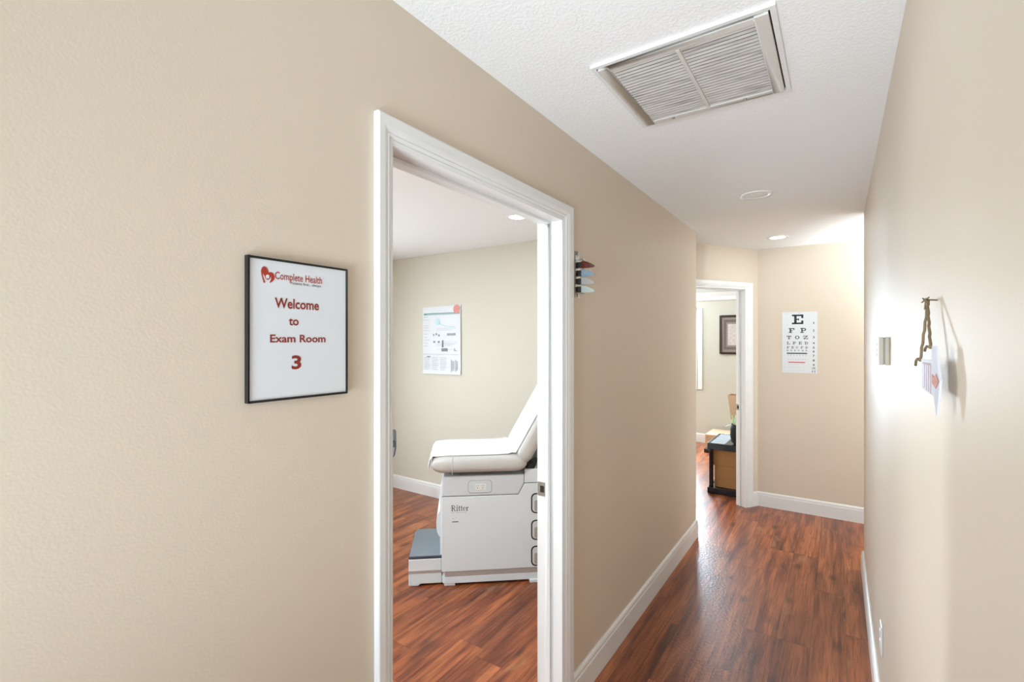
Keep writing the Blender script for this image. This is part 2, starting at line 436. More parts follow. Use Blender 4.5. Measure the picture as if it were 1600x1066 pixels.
# lobby behind the camera
t = MB(); t.box(-3, -2.1, -5.12, -5, 0, H).box(.1, 2.2, -5.12, -5, 0, H).box(-2.1, .1, -5.12, -5, 0, .78).box(-2.1, .1, -5.12, -5, 2.32, H)
structure(t.build('wall_lobby', M['wall']))
structure(MB().box(-3.0, -2.88, -5, -.32, 0, H).build('wall_lobby_left', M['wall']))
structure(MB().box(2.1, 2.22, -5, -.32, 0, H).build('wall_lobby_right', M['wall']))
structure(MB().box(XR+.12, 2.1, -.44, -.32, 0, H).build('wall_lobby_back', M['wall']))

# baseboards -------------------------------------------------
BP = [(0, 0), (.016, 0), (.016, .104), (.0135, .110), (.0135, .122), (.010, .130), (.005, .135), (0, .135)]
def baseboard(name, runs, m=None):
    """runs: list of poly-lines (x,y); the board stands to the left of travel, mitred at the bends"""
    mb = MB()
    for pts in runs:
        P = [Vector((a, b, 0)) for a, b in pts]; rings = []
        for i, p in enumerate(P):
            d0 = (P[i]-P[i-1]).normalized() if i else (P[1]-P[0]).normalized()
            d1 = (P[i+1]-P[i]).normalized() if i < len(P)-1 else d0
            n0 = Vector((-d0.y, d0.x, 0)); n1 = Vector((-d1.y, d1.x, 0))
            nn = (n0+n1).normalized(); k = 1/max(.2, nn.dot(n0))
            rings.append([tuple(p+nn*k*q[0]+Vector((0, 0, q[1]))) for q in BP])
        mb.loft(rings, True, True, False)
    return structure(mb.build(name, m or M['trim']))
sc = SO+SD*.079; s2 = SO+SD*1.07; s3 = SO+SD*1.30
baseboard('baseboard_left', [[(XL, YL), (XL, D1+.092)][::1], [(XL, D0-.052), (XL, -.32)]])
baseboard('baseboard_left_return', [[(s3.x, YL), (XL, YL)]])
baseboard('baseboard_right', [[(XR, -.32), (XR, YR)]])
baseboard('baseboard_passage', [[(XR, YR), (1.7, YR)][::-1]])
baseboard('baseboard_end', [[(1.7, YF), (SO.x, YF), (sc.x, sc.y)]])
baseboard('baseboard_exam', [[(XLB, YB), (-4.2, YB), (-4.2, -.2), (XLB, -.2)], [(XLB, -.2), (XLB, D0-.07)], [(XLB, D1+.09), (XLB, YB)]])
baseboard('baseboard_far', [[(.9, YW), (-3.78, YW), (-3.78, YL)]])
# flat crown rail high on the far room's wall
mb = MB(); prof = [(0, 2.19), (.012, 2.19), (.018, 2.205), (.018, 2.25), (.03, 2.275), (.04, 2.305), (.04, 2.312), (0, 2.312)]
mb.prism(prof, lambda a, b: (-3.78, YW-a, b), lambda a, b: (.9, YW-a, b))
structure(mb.build('trim_1', M['trim']))

# door casings ------------------------------------------------
CPF = [(0, 0), (0, .009), (.10, .0105), (.16, .012), (.20, .010), (.27, .0125), (.33, .0150), (.38, .0130), (.48, .0155), (.60, .0175), (.93, .018), (.985, .0165), (1, .014), (1, 0)]
def casing(fr, x0, x1, z1, wl, wr, wt, sgn=1):
    """mitred casing round an opening; CPF: (0 inner .. 1 outer, thickness)"""
    rings = []
    rings.append([fr(x0-wl*a, 0, sgn*tk) for a, tk in CPF])
    rings.append([fr(x0-wl*a, z1+wt*a, sgn*tk) for a, tk in CPF])
    rings.append([fr(x1+wr*a, z1+wt*a, sgn*tk) for a, tk in CPF])
    rings.append([fr(x1+wr*a, 0, sgn*tk) for a, tk in CPF])
    return MB().loft(rings, True, True, False)
def door_frame(name, fr, x0, x1, zt, wl, wr, wt, depth, strike_z, strike_side):
    root = structure(empty(name))
    casing(fr, x0, x1, zt, wl, wr, wt).build('casing', M['trim'], root)
    back = Frame(Vector(fr(0, 0, -depth)), fr.ex, -fr.n)
    casing(back, x0-.006, x1+.006, zt+.006, .06, .06, .06).build('casing', M['trim'], root)
    j = MB()
    flat_rect(j, fr, x0-.02, x0, 0, zt+.02, -depth, 0); flat_rect(j, fr, x1, x1+.02, 0, zt+.02, -depth, 0); flat_rect(j, fr, x0, x1, zt, zt+.02, -depth, 0)
    j.build('jamb', M['trim'], root)
    s = MB(); a, b = -depth+.038, -.042
    flat_rect(s, fr, x0, x0+.011, 0, zt, a, b); flat_rect(s, fr, x1-.011, x1, 0, zt, a, b); flat_rect(s, fr, x0+.011, x1-.011, zt-.011, zt, a, b)
    s.build('door_stop', M['trim'], root, bevel=.002)
    # strike plate on the latch-side jamb, with its bolt hole
    xs = x1 if strike_side > 0 else x0; e = -strike_side
    p = MB()
    jf = Frame(Vector(fr(xs, 0, 0)), -fr.n, fr.ex*e)      # x runs into the wall, normal into the opening
    y0, y1 = depth-.036, depth+.003
    for r in (R_(y0, strike_z-.029, y0+.008, strike_z+.029), R_(y1-.012, strike_z-.029, y1, strike_z+.029), R_(y0+.008, strike_z-.029, y1-.012, strike_z-.014), R_(y0+.008, strike_z+.014, y1-.012, strike_z+.029)):
        flat_poly(p, jf, r, 0, .0022)
    sp = p.build('strike_plate', M['steel'], root); sp['label'] = 'steel strike plate on the white jamb'
    flat_rect(MB(), jf, y0+.006, y1-.010, strike_z-.016, strike_z+.016, .0001, .0008).build('bolt_hole', M['darkhole'], sp)
    return root
F_left = Frame((XL, 0, 0), (0, 1, 0), (1, 0, 0))       # x = world y
door_frame('door_1', F_left, D0, D1, DH, .052, .092, .070, XL-XLB, .943, 1)
door_frame('door_2', Fs, -E1, -E0, EH, .085, .092, .066, .094, .935, 1)

# windows -----------------------------------------------------
def window(name, fr, x0, x1, z0, z1, bars=True):
    root = structure(empty(name))
    c = MB(); w_ = .075
    for r in (R_(x0-w_, z0-w_, x0, z1+w_), R_(x1, z0-w_, x1+w_, z1+w_), R_(x0, z1, x1, z1+w_), R_(x0, z0-w_, x1, z0)):
        flat_poly(c, fr, r, 0, .02)
    c.build('window_casing', M['trim'], root, bevel=.004)
    f = MB(); k = .045
    for r in (R_(x0, z0, x0+k, z1), R_(x1-k, z0, x1, z1), R_(x0+k, z1-k, x1-k, z1), R_(x0+k, z0, x1-k, z0+k), R_(x0+k, (z0+z1)/2-.02, x1-k, (z0+z1)/2+.02)):
        flat_poly(f, fr, r, -.09, -.05)
    f.build('window_frame', M['trim'], root)
    flat_rect(MB(), fr, x0+k, x1-k, z0+k, z1-k, -.074, -.070).build('pane', M['glass'], root)
    return root
window('window_1', Frame((0, YW, 0), (1, 0, 0), (0, -1, 0)), wx0, wx1, wz0, wz1)
window('window_2', Frame((-4.2, 0, 0), (0, 1, 0), (1, 0, 0)), .62, 2.58, .50, 1.90)
window('added_window_3', Frame((0, -5, 0), (-1, 0, 0), (0, 1, 0)), -.1, 2.1, .78, 2.32)  # lobby window, added and unseen, to brighten the hall from behind

window('added_window_4', Frame((1.7, 0, 0), (0, -1, 0), (-1, 0, 0)), -4.96, -4.2, .38, 1.95)  # passage window, added and unseen, to brighten the hall's far end

# ------------------------------------------------------------------ ceiling things
def recessed(x, y, lit, label, power=0, r=.0875, group=None):
    root = empty('recessed_light', (x, y, H), 0, label, 'ceiling light')
    if group: root['group'] = group
    MB().lathe([(r*.70, .002), (r*.72, -.003), (r*.98, -.0065), (r, -.004), (r, .0)], n=48, caps=False).build('trim_ring', M['trim'], root)
    prof = [(r*.70, -.0012), (.0001, -.0012)] if lit else [(r*.72, -.0005), (r*.70, -.001), (.0001, -.001)]
    MB().lathe(prof, n=48, caps=False).build('diffuser', M['bulb_on' if lit else 'bulb_off'], root)
    if lit:
        a = area('lamp', (0, 0, -.009), (0, 0, 0), r*1.4, None, power, NEUT); a.parent = root
    return root
recessed(-.404, 3.185, False, 'unlit round recessed light in the hall ceiling, nearer than the lit one')
recessed(-.420, 4.590, True, 'small lit round recessed light over the far end of the hall', 1.5, .083)
recessed(-1.865, 2.805, True, 'lit round recessed light in the exam room ceiling, seen through the near doorway', 3, .083)
for x, y, p, l in ((-3.2, 2.6, 2, 'added unseen lit recessed light in the exam room by the back wall'), (-3.2, .8, 2, 'added unseen lit recessed light in the exam room near the window wall'), (-1.9, .7, 44, 'added unseen lit recessed light in the exam room near the door wall')):  # out-of-view exam room lamps, added to brighten that room
    recessed(x, y, True, l, p, .083)
recessed(.60, -1.1, True, 'added unseen lit recessed light in the lobby to the right behind the viewer', 9, .083)  # lobby ceiling lamps are added, unseen, to light the hall
recessed(-.9, -1.3, True, 'added unseen lit recessed light in the lobby to the left behind the viewer', 2, .083)
recessed(-.2, -3.0, True, 'added unseen lit recessed light in the lobby farthest behind the viewer', 3, .083)
recessed(-1.2, 6.2, True, 'lit recessed light in the far room ceiling', 4, .083)

# return-air vent
v = empty('ceiling_vent', (-.3925, 1.650, H), 0, 'large dusty square return air grille in the hall ceiling', 'vent')
ow, oh = .259, .253
t = MB()
for b_ in ((-ow, -ow+.014, -oh, oh), (ow-.014, ow, -oh, oh), (-ow+.014, ow-.014, -oh, -oh+.014), (-ow+.014, ow-.014, oh-.014, oh)):
    t.box(*b_, -.010, 0)
t.build('flange', M['vent_ring'], v)
t = MB(); iw, ih = ow-.018, oh-.018; kx, ky = ow-.053, oh-.046
for b_ in ((-iw, -kx, -ih, ih), (kx, iw, -ih, ih), (-kx, kx, -ih, -ky), (-kx, kx, ky, ih)):
    t.box(*b_, -.016, -.003)
t.build('hinged_frame', M['vent_frame'], v, bevel=.002)
MB().box(-.006, .006, -ky, ky, -.017, -.004).build('centre_bar', M['vent_frame'], v, bevel=.0015)
MB().box(-ow+.012, ow-.012, -oh+.012, oh-.012, -.0018, -.0006).build('dark_backing', M['darkhole'], v)
ns = 23
for x0, x1 in ((-kx, -.006), (.006, kx)):
    t = MB()
    for i in range(ns):
        yc = -ky+(i+.5)*2*ky/ns; h_ = ky/ns
        # angled blade
        t.prism([(yc+h_*.61, -.0130), (yc+h_*.61, -.0138), (yc-h_*.61, -.0118), (yc-h_*.61, -.0110)], lambda a, b: (x0, a, b), lambda a, b: (x1, a, b))
    t.build('louvre_panel', M['slat'], v)
for x in (-.13, .12):
    MB().lathe([(.006, -.016), (.006, -.019), (.004, -.020), (.0001, -.020)], x, oh-.036, 12).build('latch_screw', M['steel'], v)

# ------------------------------------------------------------------ sign
sg = empty('framed_sign', (XL, .585, 1.4455), 0, 'black framed white room sign on the left wall', 'sign')
sg.scale = (1, 1.0086, 1.0086)
Fg = Frame((0, 0, 0), (0, 1, 0), (1, 0, 0))    # local: x = y-.58
W2, SH = .1125, .283
t = MB(); q = .0042
for r in (R_(-W2, 0, -W2+q, SH), R_(W2-q, 0, W2, SH), R_(-W2+q, 0, W2-q, q), R_(-W2+q, SH-q, W2-q, SH)):
    flat_poly(t, Fg, r, 0, .011)
t.build('frame', M['frame_black'], sg, bevel=.0006)
sh = flat_rect(MB(), Fg, -W2+q, W2-q, q, SH-q, .002, .0085).build('sheet', M['paper'], sg)
def T(body, x0, x1, z0, z1, m, name, bold=0, mb=None):
    z0 -= 1.4465; z1 -= 1.4465; x0 -= .58; x1 -= .58
    text(mb or MB(), Fg, body, x0, x1, z0, z1, .0090, bold).build(name, m, sh)
T('Welcome', .522, .620, 1.6315, 1.6525, M['red'], 'welcome_lettering', .02)
T('to', .5515, .573, 1.5975, 1.613, M['red'], 'to_lettering', .02)
T('Exam Room', .5125, .636, 1.5625, 1.5785, M['red'], 'exam_room_lettering', .02)
T('3', .5575, .579, 1.507, 1.536, M['red'], 'number_lettering', .03)
T('Complete Health', .5225, .6275, 1.6845, 1.7045, M['red_logo'], 'logo_lettering', .008)
T('Patients first... always.', .556, .626, 1.6800, 1.6875, M['ink'], 'motto_lettering', .0)
T('TM', .629, .6325, 1.701, 1.7025, M['ink'], 'trademark_lettering', .0)
def lg(pts): return [(.4945-.58+p[0]*.0275, 1.679-1.4465+p[1]*.0325) for p in pts]
t = MB()
flat_poly(t, Fg, lg([(.20,.0),(.12,.22),(.03,.50),(.0,.72),(.06,.90),(.18,1.0),(.30,1.0),(.42,.93),(.52,.80),(.57,.66),(.66,.70),(.80,.70),(.93,.62),(1.0,.45),(.96,.28),(.86,.16),(.70,.06),(.62,.05),(.74,.30),(.72,.44),(.60,.26),(.47,.20),(.34,.30),(.22,.48),(.12,.60),(.14,.42),(.22,.22),(.30,.04)]), .0085, .0090)
flat_poly(t, Fg, lg([(.22,.48),(.34,.30),(.47,.20),(.60,.26),(.72,.44),(.70,.52),(.5,.7),(.3,.62)]), .0085, .0089)
t.build('heart_logo', M['red_logo'], sh)
flat_poly(MB(), Fg, lg(ring_pts(.47, .41, .13, .12, 0, 345, 23)), .0087, .0094).build('figure_head', M['paper'], sh)

# ------------------------------------------------------------------ status flags beside the near door
fl = empty('exam_status_flags', (XL, 1.888, 1.856), 0, 'clear wall bracket with four coloured signal flags beside the near door casing', 'signal flags')
Ff = Frame((0, 0, 0), (0, 1, 0), (1, 0, 0))
flat_poly(MB(), Ff, rrect(-.022, .022, -.101, .101, .006), 0, .004).build('back_plate', M['clear'], fl)
for z in (-.092, .092):
    t = MB()
    t.loft([[(x_, r_*math.cos(2*PI*i/14), z+r_*math.sin(2*PI*i/14)) for i in range(14)] for r_, x_ in ((.0065, .0035), (.0065, .006), (.004, .0075))])
    t.build('screw', M['steel'], fl)
MB().tube([(.034, -.004, -.085), (.034, -.004, .062)], .0028, 10).build('pivot_rod', M['steel'], fl)
for z in (-.086, .060): MB().box(.003, .036, -.012, .004, z, z+.006).build('bracket_arm', M['clear'], fl)
for i, (m_, zc) in enumerate((('flag_red', .040), ('flag_blue', .004), ('flag_grey', -.031), ('flag_white', -.066))):
    t = MB()
    o_ = [(.026, -.0155), (.060, -.0165), (.082, -.0160), (.0885, -.0130), (.0885, -.0085), (.076, .0005), (.055, .0110), (.040, .0150), (.026, .0155)]
    t.prism(o_, lambda a, b: (a, -.0105, zc+b), lambda a, b: (a, -.0065, zc+b))
    f_ = t.build('flag', M[m_], fl, bevel=.0012)
    f_['label'] = ['maroon flag', 'steel blue flag', 'frosted grey flag', 'pearly pale green flag'][i]
    MB().box(.004, .024, -.012, .008, zc-.012, zc+.012).build('hinge_block', M['frame_black'], f_)

# ------------------------------------------------------------------ eye chart
ec = empty('eye_chart', (-.2935, YF, 1.555), 0, 'white letter eye chart on the wall at the end of the hall', 'eye chart')
Fe = Frame((0, 0, 0), (1, 0, 0), (0, -1, 0))
sheet = flat_rect(MB(), Fe, -.1385, .1385, -.2795, .2785, .0005, .004).build('chart_sheet', M['paper'], ec)
o0, o1 = .004, .0045
def row(chars, x0, x1, zt, zb, wd, mb):
    n_ = len(chars)
    for i, ch in enumerate(chars):
        x = x0+(x1-wd-x0)*i/(n_-1) if n_ > 1 else x0
        if mb is None:
            q = MB(); glyph(q, Fe, ch, x, zb, wd, zt-zb, o0, o1); q.build('test_letter', M['ink'], sheet)
        else: glyph(mb, Fe, ch, x, zb, wd, zt-zb, o0, o1)
t = None
row('E', -.059, 0, .255, .167, .090, t); row('FP', -.085, .053, .131, .088, .046, t); row('TOZ', -.100, .066, .061, .030, .035, t)
row('LPED', -.100, .066, .006, -.018, .025, t); row('PECFD', -.100, .066, -.037, -.056, .019, t); row('EDFCZP', -.100, .062, -.068, -.080, .013, t)
t = MB(); row('FELOPZD', -.093, .056, -.114, -.123, .009, t); row('DEFPOTEC', -.088, .050, -.152, -.159, .0065, t)
row('LEFODPCT', -.088, .032, -.197, -.202, .005, t); row('FDPLTCEO', -.083, .035, -.227, -.231, .004, t); row('PEZOLCFTD', -.083, .035, -.255, -.258, .003, t)
t.build('small_test_letters', M['grey_ink'], sheet)
flat_rect(MB(), Fe, -.1005, .061, -.106, -.095, o0, o1).build('teal_line', M['dteal'], sheet)
flat_rect(MB(), Fe, -.087, .045, -.187, -.178, o0, o1).build('red_line', M['coral'], sheet)
t = MB()
for n_, z in zip(range(1, 12), (.176, .108, .047, -.006, -.047, -.081, -.122, -.163, -.204, -.233, -.262)):
    wd = .006 if n_ == 1 else (.022 if n_ > 9 else .015); ht = .020
    text(t, Fe, str(n_), .111-wd/2, .111+wd/2, z-ht/2, z+ht/2, o1, .02)
t.build('row_numbers', M['ink'], sheet)
t = MB(); flat_rect(t, Fe, -.012, .008, .265, .269, o0, o1); flat_rect(t, Fe, -.120, -.085, .262, .264, o0, o1); flat_rect(t, Fe, .098, .122, .263, .265, o0, o1)
for z in (.215, .108, .046, -.006, -.047, -.081, -.120, -.155, -.2, -.229, -.256):
    flat_rect(t, Fe, -.121, -.117, z-.002, z+.002, o0, o1); flat_rect(t, Fe, .076, .083, z-.001, z+.001, o0, o1)
t.build('fine_print', M['pale_ink'], sheet)

# ------------------------------------------------------------------ exam room poster
po = empty('wall_notice', (-3.26, YB, 1.575), 0, 'white printed sheet with a pink badge taped to the exam room back wall', 'poster')
Fp = Frame((0, 0, 0), (1, 0, 0), (0, -1, 0))
t = MB()
n_ = 12; rr = []
for k in range(n_+1):
    z = .336-.675*k/n_; bow = .004+.004*math.sin(k/n_*PI)+(.010 if k == n_ else 0)
    rr.append([Fp(-.255+.006*k/n_, z, bow), Fp(.253+.004*k/n_, z+.006, bow+.003), Fp(.253+.004*k/n_, z+.006, bow+.0022), Fp(-.255+.006*k/n_, z, bow-.0008)])
t.loft(rr, True, True, False)
ps = t.build('sheet', M['paper'], po)
pf = .0125
def pr(m_, name, rects):
    q = MB()
    for r in rects: flat_poly(q, Fp, R_(*r), pf-.0005, pf)
    q.build(name, M[m_], ps)
pr('teal_ink', 'green_header', [(-.232, .254, -.19, .272), (-.19, .262, .245, .272), (-.19, .254, .245, .257)])
flat_poly(MB(), Fp, ring_pts(-.045, .184, .026, .030, 0, 345, 23), pf-.0005, pf).build('blue_dot', M['pale_teal'], ps)
q = MB()
for i in range(14):
    a0, a1 = i/14, (i+1)/14; zf = lambda a: .165-.03*math.sin(a*2.2)
    x0, x1 = -.02+.21*a0, -.02+.21*a1
    flat_poly(q, Fp, [(x0, zf(a0)-.003), (x1, zf(a1)-.003), (x1, zf(a1)+.003), (x0, zf(a0)+.003)], pf-.0005, pf)
q.build('blue_curve', M['pale_teal'], ps)
rc = []
random.seed(3)
for z in (.232, .205, .145, .125, .098, .06, .03, 0, -.03, -.06): rc.append((-.232, z, -.232+random.uniform(.05, .09), z+.004))
for z in (.118, .10, -.04, -.055, -.09): rc.append((-.06, z, random.uniform(.1, .2), z+.003))
for z in (.045, -.012, -.024, -.036): rc.append((.02, z, .215, z+.002))
for z in (-.175, -.19, -.205, -.22, -.235, -.25, -.265, -.28, -.295):
    for x in (-.228, -.12, -.01): rc.append((x, z, x+random.uniform(.06, .09), z+.004))
rc += [(-.24, -.141, .235, -.137)]
pr('pale_ink', 'faint_print', rc)
rc = [(-.105, .045, -.088, .062), (-.07, .052, -.05, .07), (-.035, .04, -.015, .058), (-.10, -.025, -.075, -.007), (-.04, -.025, -.015, -.007), (.015, -.07, .035, .0)]
for i in range(7): rc.append((.085+i*.016, .048, .085+i*.016+.010, .048+random.uniform(.016, .028)))
for i in range(6): rc.append((.010+i*.014, -.11, .010+i*.014+.009, -.11+random.uniform(.02, .034)))
pr('pale_ink', 'pale_columns', [(.13, -.31, .145, -.19), (.155, -.30, .17, -.20), (.185, -.31, .20, -.19), (.205, -.295, .216, -.2)])
rc += [(.175, -.105, .185, -.08), (.19, -.105, .21, -.098), (-.19, -.17, -.14, -.160)]
pr('grey_ink', 'grey_print', rc)
flat_poly(MB(), Fp, ring_pts(.205, .302, .040, .042, 0, 345, 23), pf+.0002, pf+.002).build('pink_badge', M['pink'], po)

# ------------------------------------------------------------------ exam table
et = empty('exam_table', (-2.09, 2.271, 0), math.atan2(.6504, .7596), 'white medical examination table with raised backrest in the exam room', 'examination table')
TL, TD = 1.22, .50
t = MB(); t.box(.006, TL-.006, .006, TD-.006, .02, .700).box(.54, TL-.006, .006, TD-.006, .700, .732)
body = t.build('base_cabinet', M['table_white'], et, bevel=.010, seg=3)
t = MB(); t.prism(rrect(.0, TL, .0, TD, .03), lambda a, b: (a, b, .018), lambda a, b: (a, b, .058)); t.build('plinth', M['table_white'], et)
t = MB(); t.prism(rrect(.003, TL-.003, .003, TD-.003, .03), lambda a, b: (a, b, .058), lambda a, b: (a, b, .092)); t.build('taupe_band', M['taupe'], et)
Ft = Frame((0, 0, 0), (1, 0, 0), (0, -1, 0))
# side panels, parted by thin seams
t = MB(); flat_poly(t, Ft, [(.0, .092), (TL, .092), (TL, .640), (.533, .640), (.495, .569), (.0, .569)], -.006, .001)
sp_ = t.build('side_panel', M['table_white'], et, bevel=.004)
t = MB(); flat_poly(t, Ft, [(.004, .575), (.492, .575), (.529, .645), (.529, .700), (.004, .700)], -.006, -.001)
up = t.build('upper_panel', M['table_grey'], et, bevel=.003)
t = MB(); flat_poly(t, Ft, [(.535, .646), (TL, .646), (TL, .730), (.535, .730)], -.006, -.001)
t.build('rear_top_panel', M['table_white'], et, bevel=.003)
t = MB(); flat_poly(t, Ft, [(.002, .567), (.496, .567), (.534, .638), (TL, .638), (TL, .648), (.528, .648), (.490, .577), (.002, .577)], -.0058, -.0045)
t.build('seam', M['seam'], et)
# front end of the cabinet with its bulged drawer fronts
t = MB(); t.prism([(.008, .10), (-.010, .14), (-.012, .58), (-.004, .64), (.008, .66)], lambda a, b: (a, .03, b), lambda a, b: (a, TD-.03, b)); t.build('front_panel', M['table_white'], et, bevel=.004)
t = MB()
rings = []
for k in range(13):
    a = PI*k/12; rings.append([(-.010-.030*math.sin(PI*j/10)*math.sin(a)**.5, .05+.38*j/10, .387+.085*math.cos(a)) for j in range(11)])
t = MB(); pf_ = [(-.008, .470), (-.018, .465), (-.030, .44), (-.035, .405), (-.035, .37), (-.030, .335), (-.018, .308), (-.008, .302)]
t.prism(pf_, lambda a, b: (a, .035, b), lambda a, b: (a, TD-.035, b), True)
t.build('drawer_grip', M['table_white'], et)
# power outlet
ol = flat_poly(MB(), Ft, rrect(.171, .319, .592, .668, .018), -.001, .002).build('outlet_plate', M['table_grey'], up, bevel=.0015)
flat_poly(MB(), Ft, rrect(.1685, .3215, .5895, .6705, .019), -.001, .0004).build('outlet_rim', M['seam'], ol)
flat_poly(MB(), Ft, rrect(.213, .282, .610, .650, .006), .002, .0032).build('socket', M['trim'], ol)
t = MB()
for x in (.228, .262):
    flat_rect(t, Ft, x-.006, x-.004, .632, .641, .0032, .0036); flat_rect(t, Ft, x+.004, x+.006, .632, .641, .0032, .0036); flat_poly(t, Ft, ring_pts(x, .622, .003, .003, 0, 330, 11), .0032, .0036)
t.build('socket_slots', M['ink'], ol)
# lettering
t = MB(); x = .0615; zb = .479
for ch, wd, ht in (('R', .029, .037), ('i', .012, .040), ('t', .013, .036), ('t', .013, .036), ('e', .019, .036), ('r', .016, .036)):
    glyph(t, Ft, ch, x, zb, wd, ht, .001, .0016); x += wd+.0015
t.build('lettering', M['ink'], sp_)
t = MB(); text(t, Ft, 'by Midmark', .064, .158, .4655, .4735, .0016, .0); t.build('small_lettering', M['grey_ink'], sp_)
st_ = flat_rect(MB(), Ft, .064, .108, .402, .440, .001, .0014).build('sticker', M['paper'], sp_)
t = MB(); flat_rect(t, Ft, .066, .106, .408, .413, .0014, .0018); flat_rect(t, Ft, .070, .076, .431, .433, .0014, .0018); t.build('sticker_print', M['ink'], st_)
# pass-through drawers: black outline, white rim, taupe pull
for zc in (.511, .337, .168):
    d_ = flat_poly(MB(), Ft, rrect(.576, .720, zc-.066, zc+.066, .030), .001, .003).build('drawer_gasket', M['black'], et, bevel=.001)
    f_ = flat_poly(MB(), Ft, rrect(.585, .711, zc-.057, zc+.057, .023), .001, .0045).build('drawer_front', M['trim'], d_, bevel=.001)
    flat_poly(MB(), Ft, rrect(.588, .708, zc-.054, zc+.054, .021), .0045, .0050).build('drawer_recess', M['table_grey'], d_)
    flat_poly(MB(), Ft, rrect(.598, .698, zc-.052, zc+.020, .012), .0050, .0056).build('drawer_pull', M['taupe'], d_)
for x, y in ((.05, .05), (TL-.1, .05), (.05, TD-.05), (TL-.1, TD-.05), (.60, .03)):
    MB().box(x-.035, x+.035, y-.045, y+.02, 0, .020).build('foot', M['table_white'], et, bevel=.003)
# step
t = MB(); pr_ = [(.0, .012), (-.135, .012), (-.148, .0), (-.205, .0), (-.2095, .008), (-.2095, .172), (.0, .172)]
t.prism(pr_, lambda a, b: (a, .022, b), lambda a, b: (a, TD-.025, b))
stp = t.build('pull_out_step', M['table_white'], et, bevel=.006, seg=3)
t = MB(); t.box(-.2105, .0, .021, TD-.024, .080, .098); t.build('step_band', M['taupe'], stp)
t = MB(); t.prism([(-.205, .026), (.008, .026), (.008, TD-.03), (-.19, TD-.03), (-.204, TD-.10)], lambda a, b: (a, b, .186), lambda a, b: (a, b, .192)); t.build('step_tread', M['step_rubber'], stp, bevel=.002)
t = MB(); t.prism([(-.208, .022), (.006, .022), (.006, TD-.028), (-.192, TD-.028), (-.207, TD-.10)], lambda a, b: (a, b, .172), lambda a, b: (a, b, .187)); t.build('tread_edge', M['step_edge'], stp, bevel=.003)
# upholstery: rounded slabs from superellipse sections
def pad(length, y0, y1, thick, e=2.8, n=40, end=.075, nl=18):
    """a cushion along +x, z from 0 to thick; rounded sides and ends"""
    rings = []; yc = (y0+y1)/2; hy = (y1-y0)/2
    for k in range(nl+1):
        s = k/nl
        x = length*(.5-.5*math.cos(PI*s))
        d = min(x, length-x); f = 1 if d >= end else math.sqrt(max(0, 1-((end-d)/end)**2))
        f = max(f, .03)
        ring = []
        for i in range(n):
            a = 2*PI*i/n; c_, s_ = math.cos(a), math.sin(a)
            py = abs(c_)**(2/9)*math.copysign(1, c_); pz = abs(s_)**(2/e)*math.copysign(1, s_)
            hyk = hy-(1-f)*.035
            # side bulge
            ring.append((x, yc+hyk*py*(1-.10*abs(pz)**3*(.12/hy)*2), thick/2+thick/2*pz*(f**.8)))
        rings.append(ring)
    return rings
def place_rings(rings, ang, ox, oz):
    ca, sa = math.cos(ang), math.sin(ang)
    return [[(ox+p[0]*ca-p[2]*sa, p[1], oz+p[0]*sa+p[2]*ca) for p in r] for r in rings]
t = MB(); t.loft(place_rings(pad(.615, -.045, .545, .128, 3.4), 0, -.066, .716)); seat = t.build('seat_cushion', M['vinyl'], et, smooth_all=True)
BA = math.radians(60.5)
t = MB(); t.loft(place_rings(pad(.86, -.045, .545, .125, 3.4, end=.06), BA, .560, .752)); t.build('backrest_cushion', M['vinyl'], et, smooth_all=True)
# cross piping on the seat
t = MB(); path = []
for i in range(13):
    a = PI*1.5-PI*.88*i/12
    path.append((.068, -.045+.055*(1-abs(math.cos(a))**.5)+.0-.002, .780+.064*math.sin(a)))
t.tube(path, .0022, 6); t.build('piping', M['table_grey'], seat)
# paper sheet over front, seat and back
nb = Vector((-math.sin(BA), 0, math.cos(BA))); db = Vector((math.cos(BA), 0, math.sin(BA)))
bo = Vector((.560, 0, .752))+nb*.128
path = [(-.083, .748), (-.080, .780), (-.073, .812), (-.055, .834), (-.025, .843), (.05, .847), (.20, .8465), (.36, .847), (.425, .850), (.450, .857)]
path += [((bo+db*s).x, (bo+db*s).z) for s in (.04, .10, .3, .5, .7, .80)]
path += [((bo+db*.868-nb*.05).x, (bo+db*.868-nb*.05).z)]
t = MB(); rings = []
for k, (a, b) in enumerate(path):
    w0, w1 = (-.012, .455) if k > 3 else (-.020+.004*k, .452)
    ys = [w0+(w1-w0)*j/8 for j in range(9)]
    edge = [.0095 if j == 0 else (.001 if j == 8 else 0) for j in range(9)]
    if k < 4: rings.append([(a-.004*math.sin(j*1.9), y, b+.005*math.sin(j*2.3)*(k == 0)) for j, y in enumerate(ys)])
    elif k < 10: rings.append([(a, y, b-e_) for y, e_ in zip(ys, edge)])
    else: rings.append([(a-nb.x*e_, y, b-nb.z*e_) for y, e_ in zip(ys, edge)])
t.loft(rings, False, False, True)
pp = t.build('exam_paper', M['exam_paper'], et, smooth_all=True)
sm = pp.modifiers.new('thick', 'SOLIDIFY'); sm.thickness = .0012; sm.offset = 1
# hinge and grey housing under the back
t = MB(); t.prism([(.548, .732), (.600, .732), (.625, .790), (.575, .765)], lambda a, b: (a, .02, b), lambda a, b: (a, .10, b)); t.build('hinge_bracket', M['black'], et)
t = MB(); t.prism([(.62, .732), (1.1, .732), (1.1, .80), (.66, .80)], lambda a, b: (a, .10, b), lambda a, b: (a, .42, b)); t.build('lift_housing', M['mid_grey'], et, bevel=.004)
t = MB(); t.tube([(.80, .25, .78), (.905, .25, 1.10)], .014, 12); t.build('lift_strut', M['steel'], et)

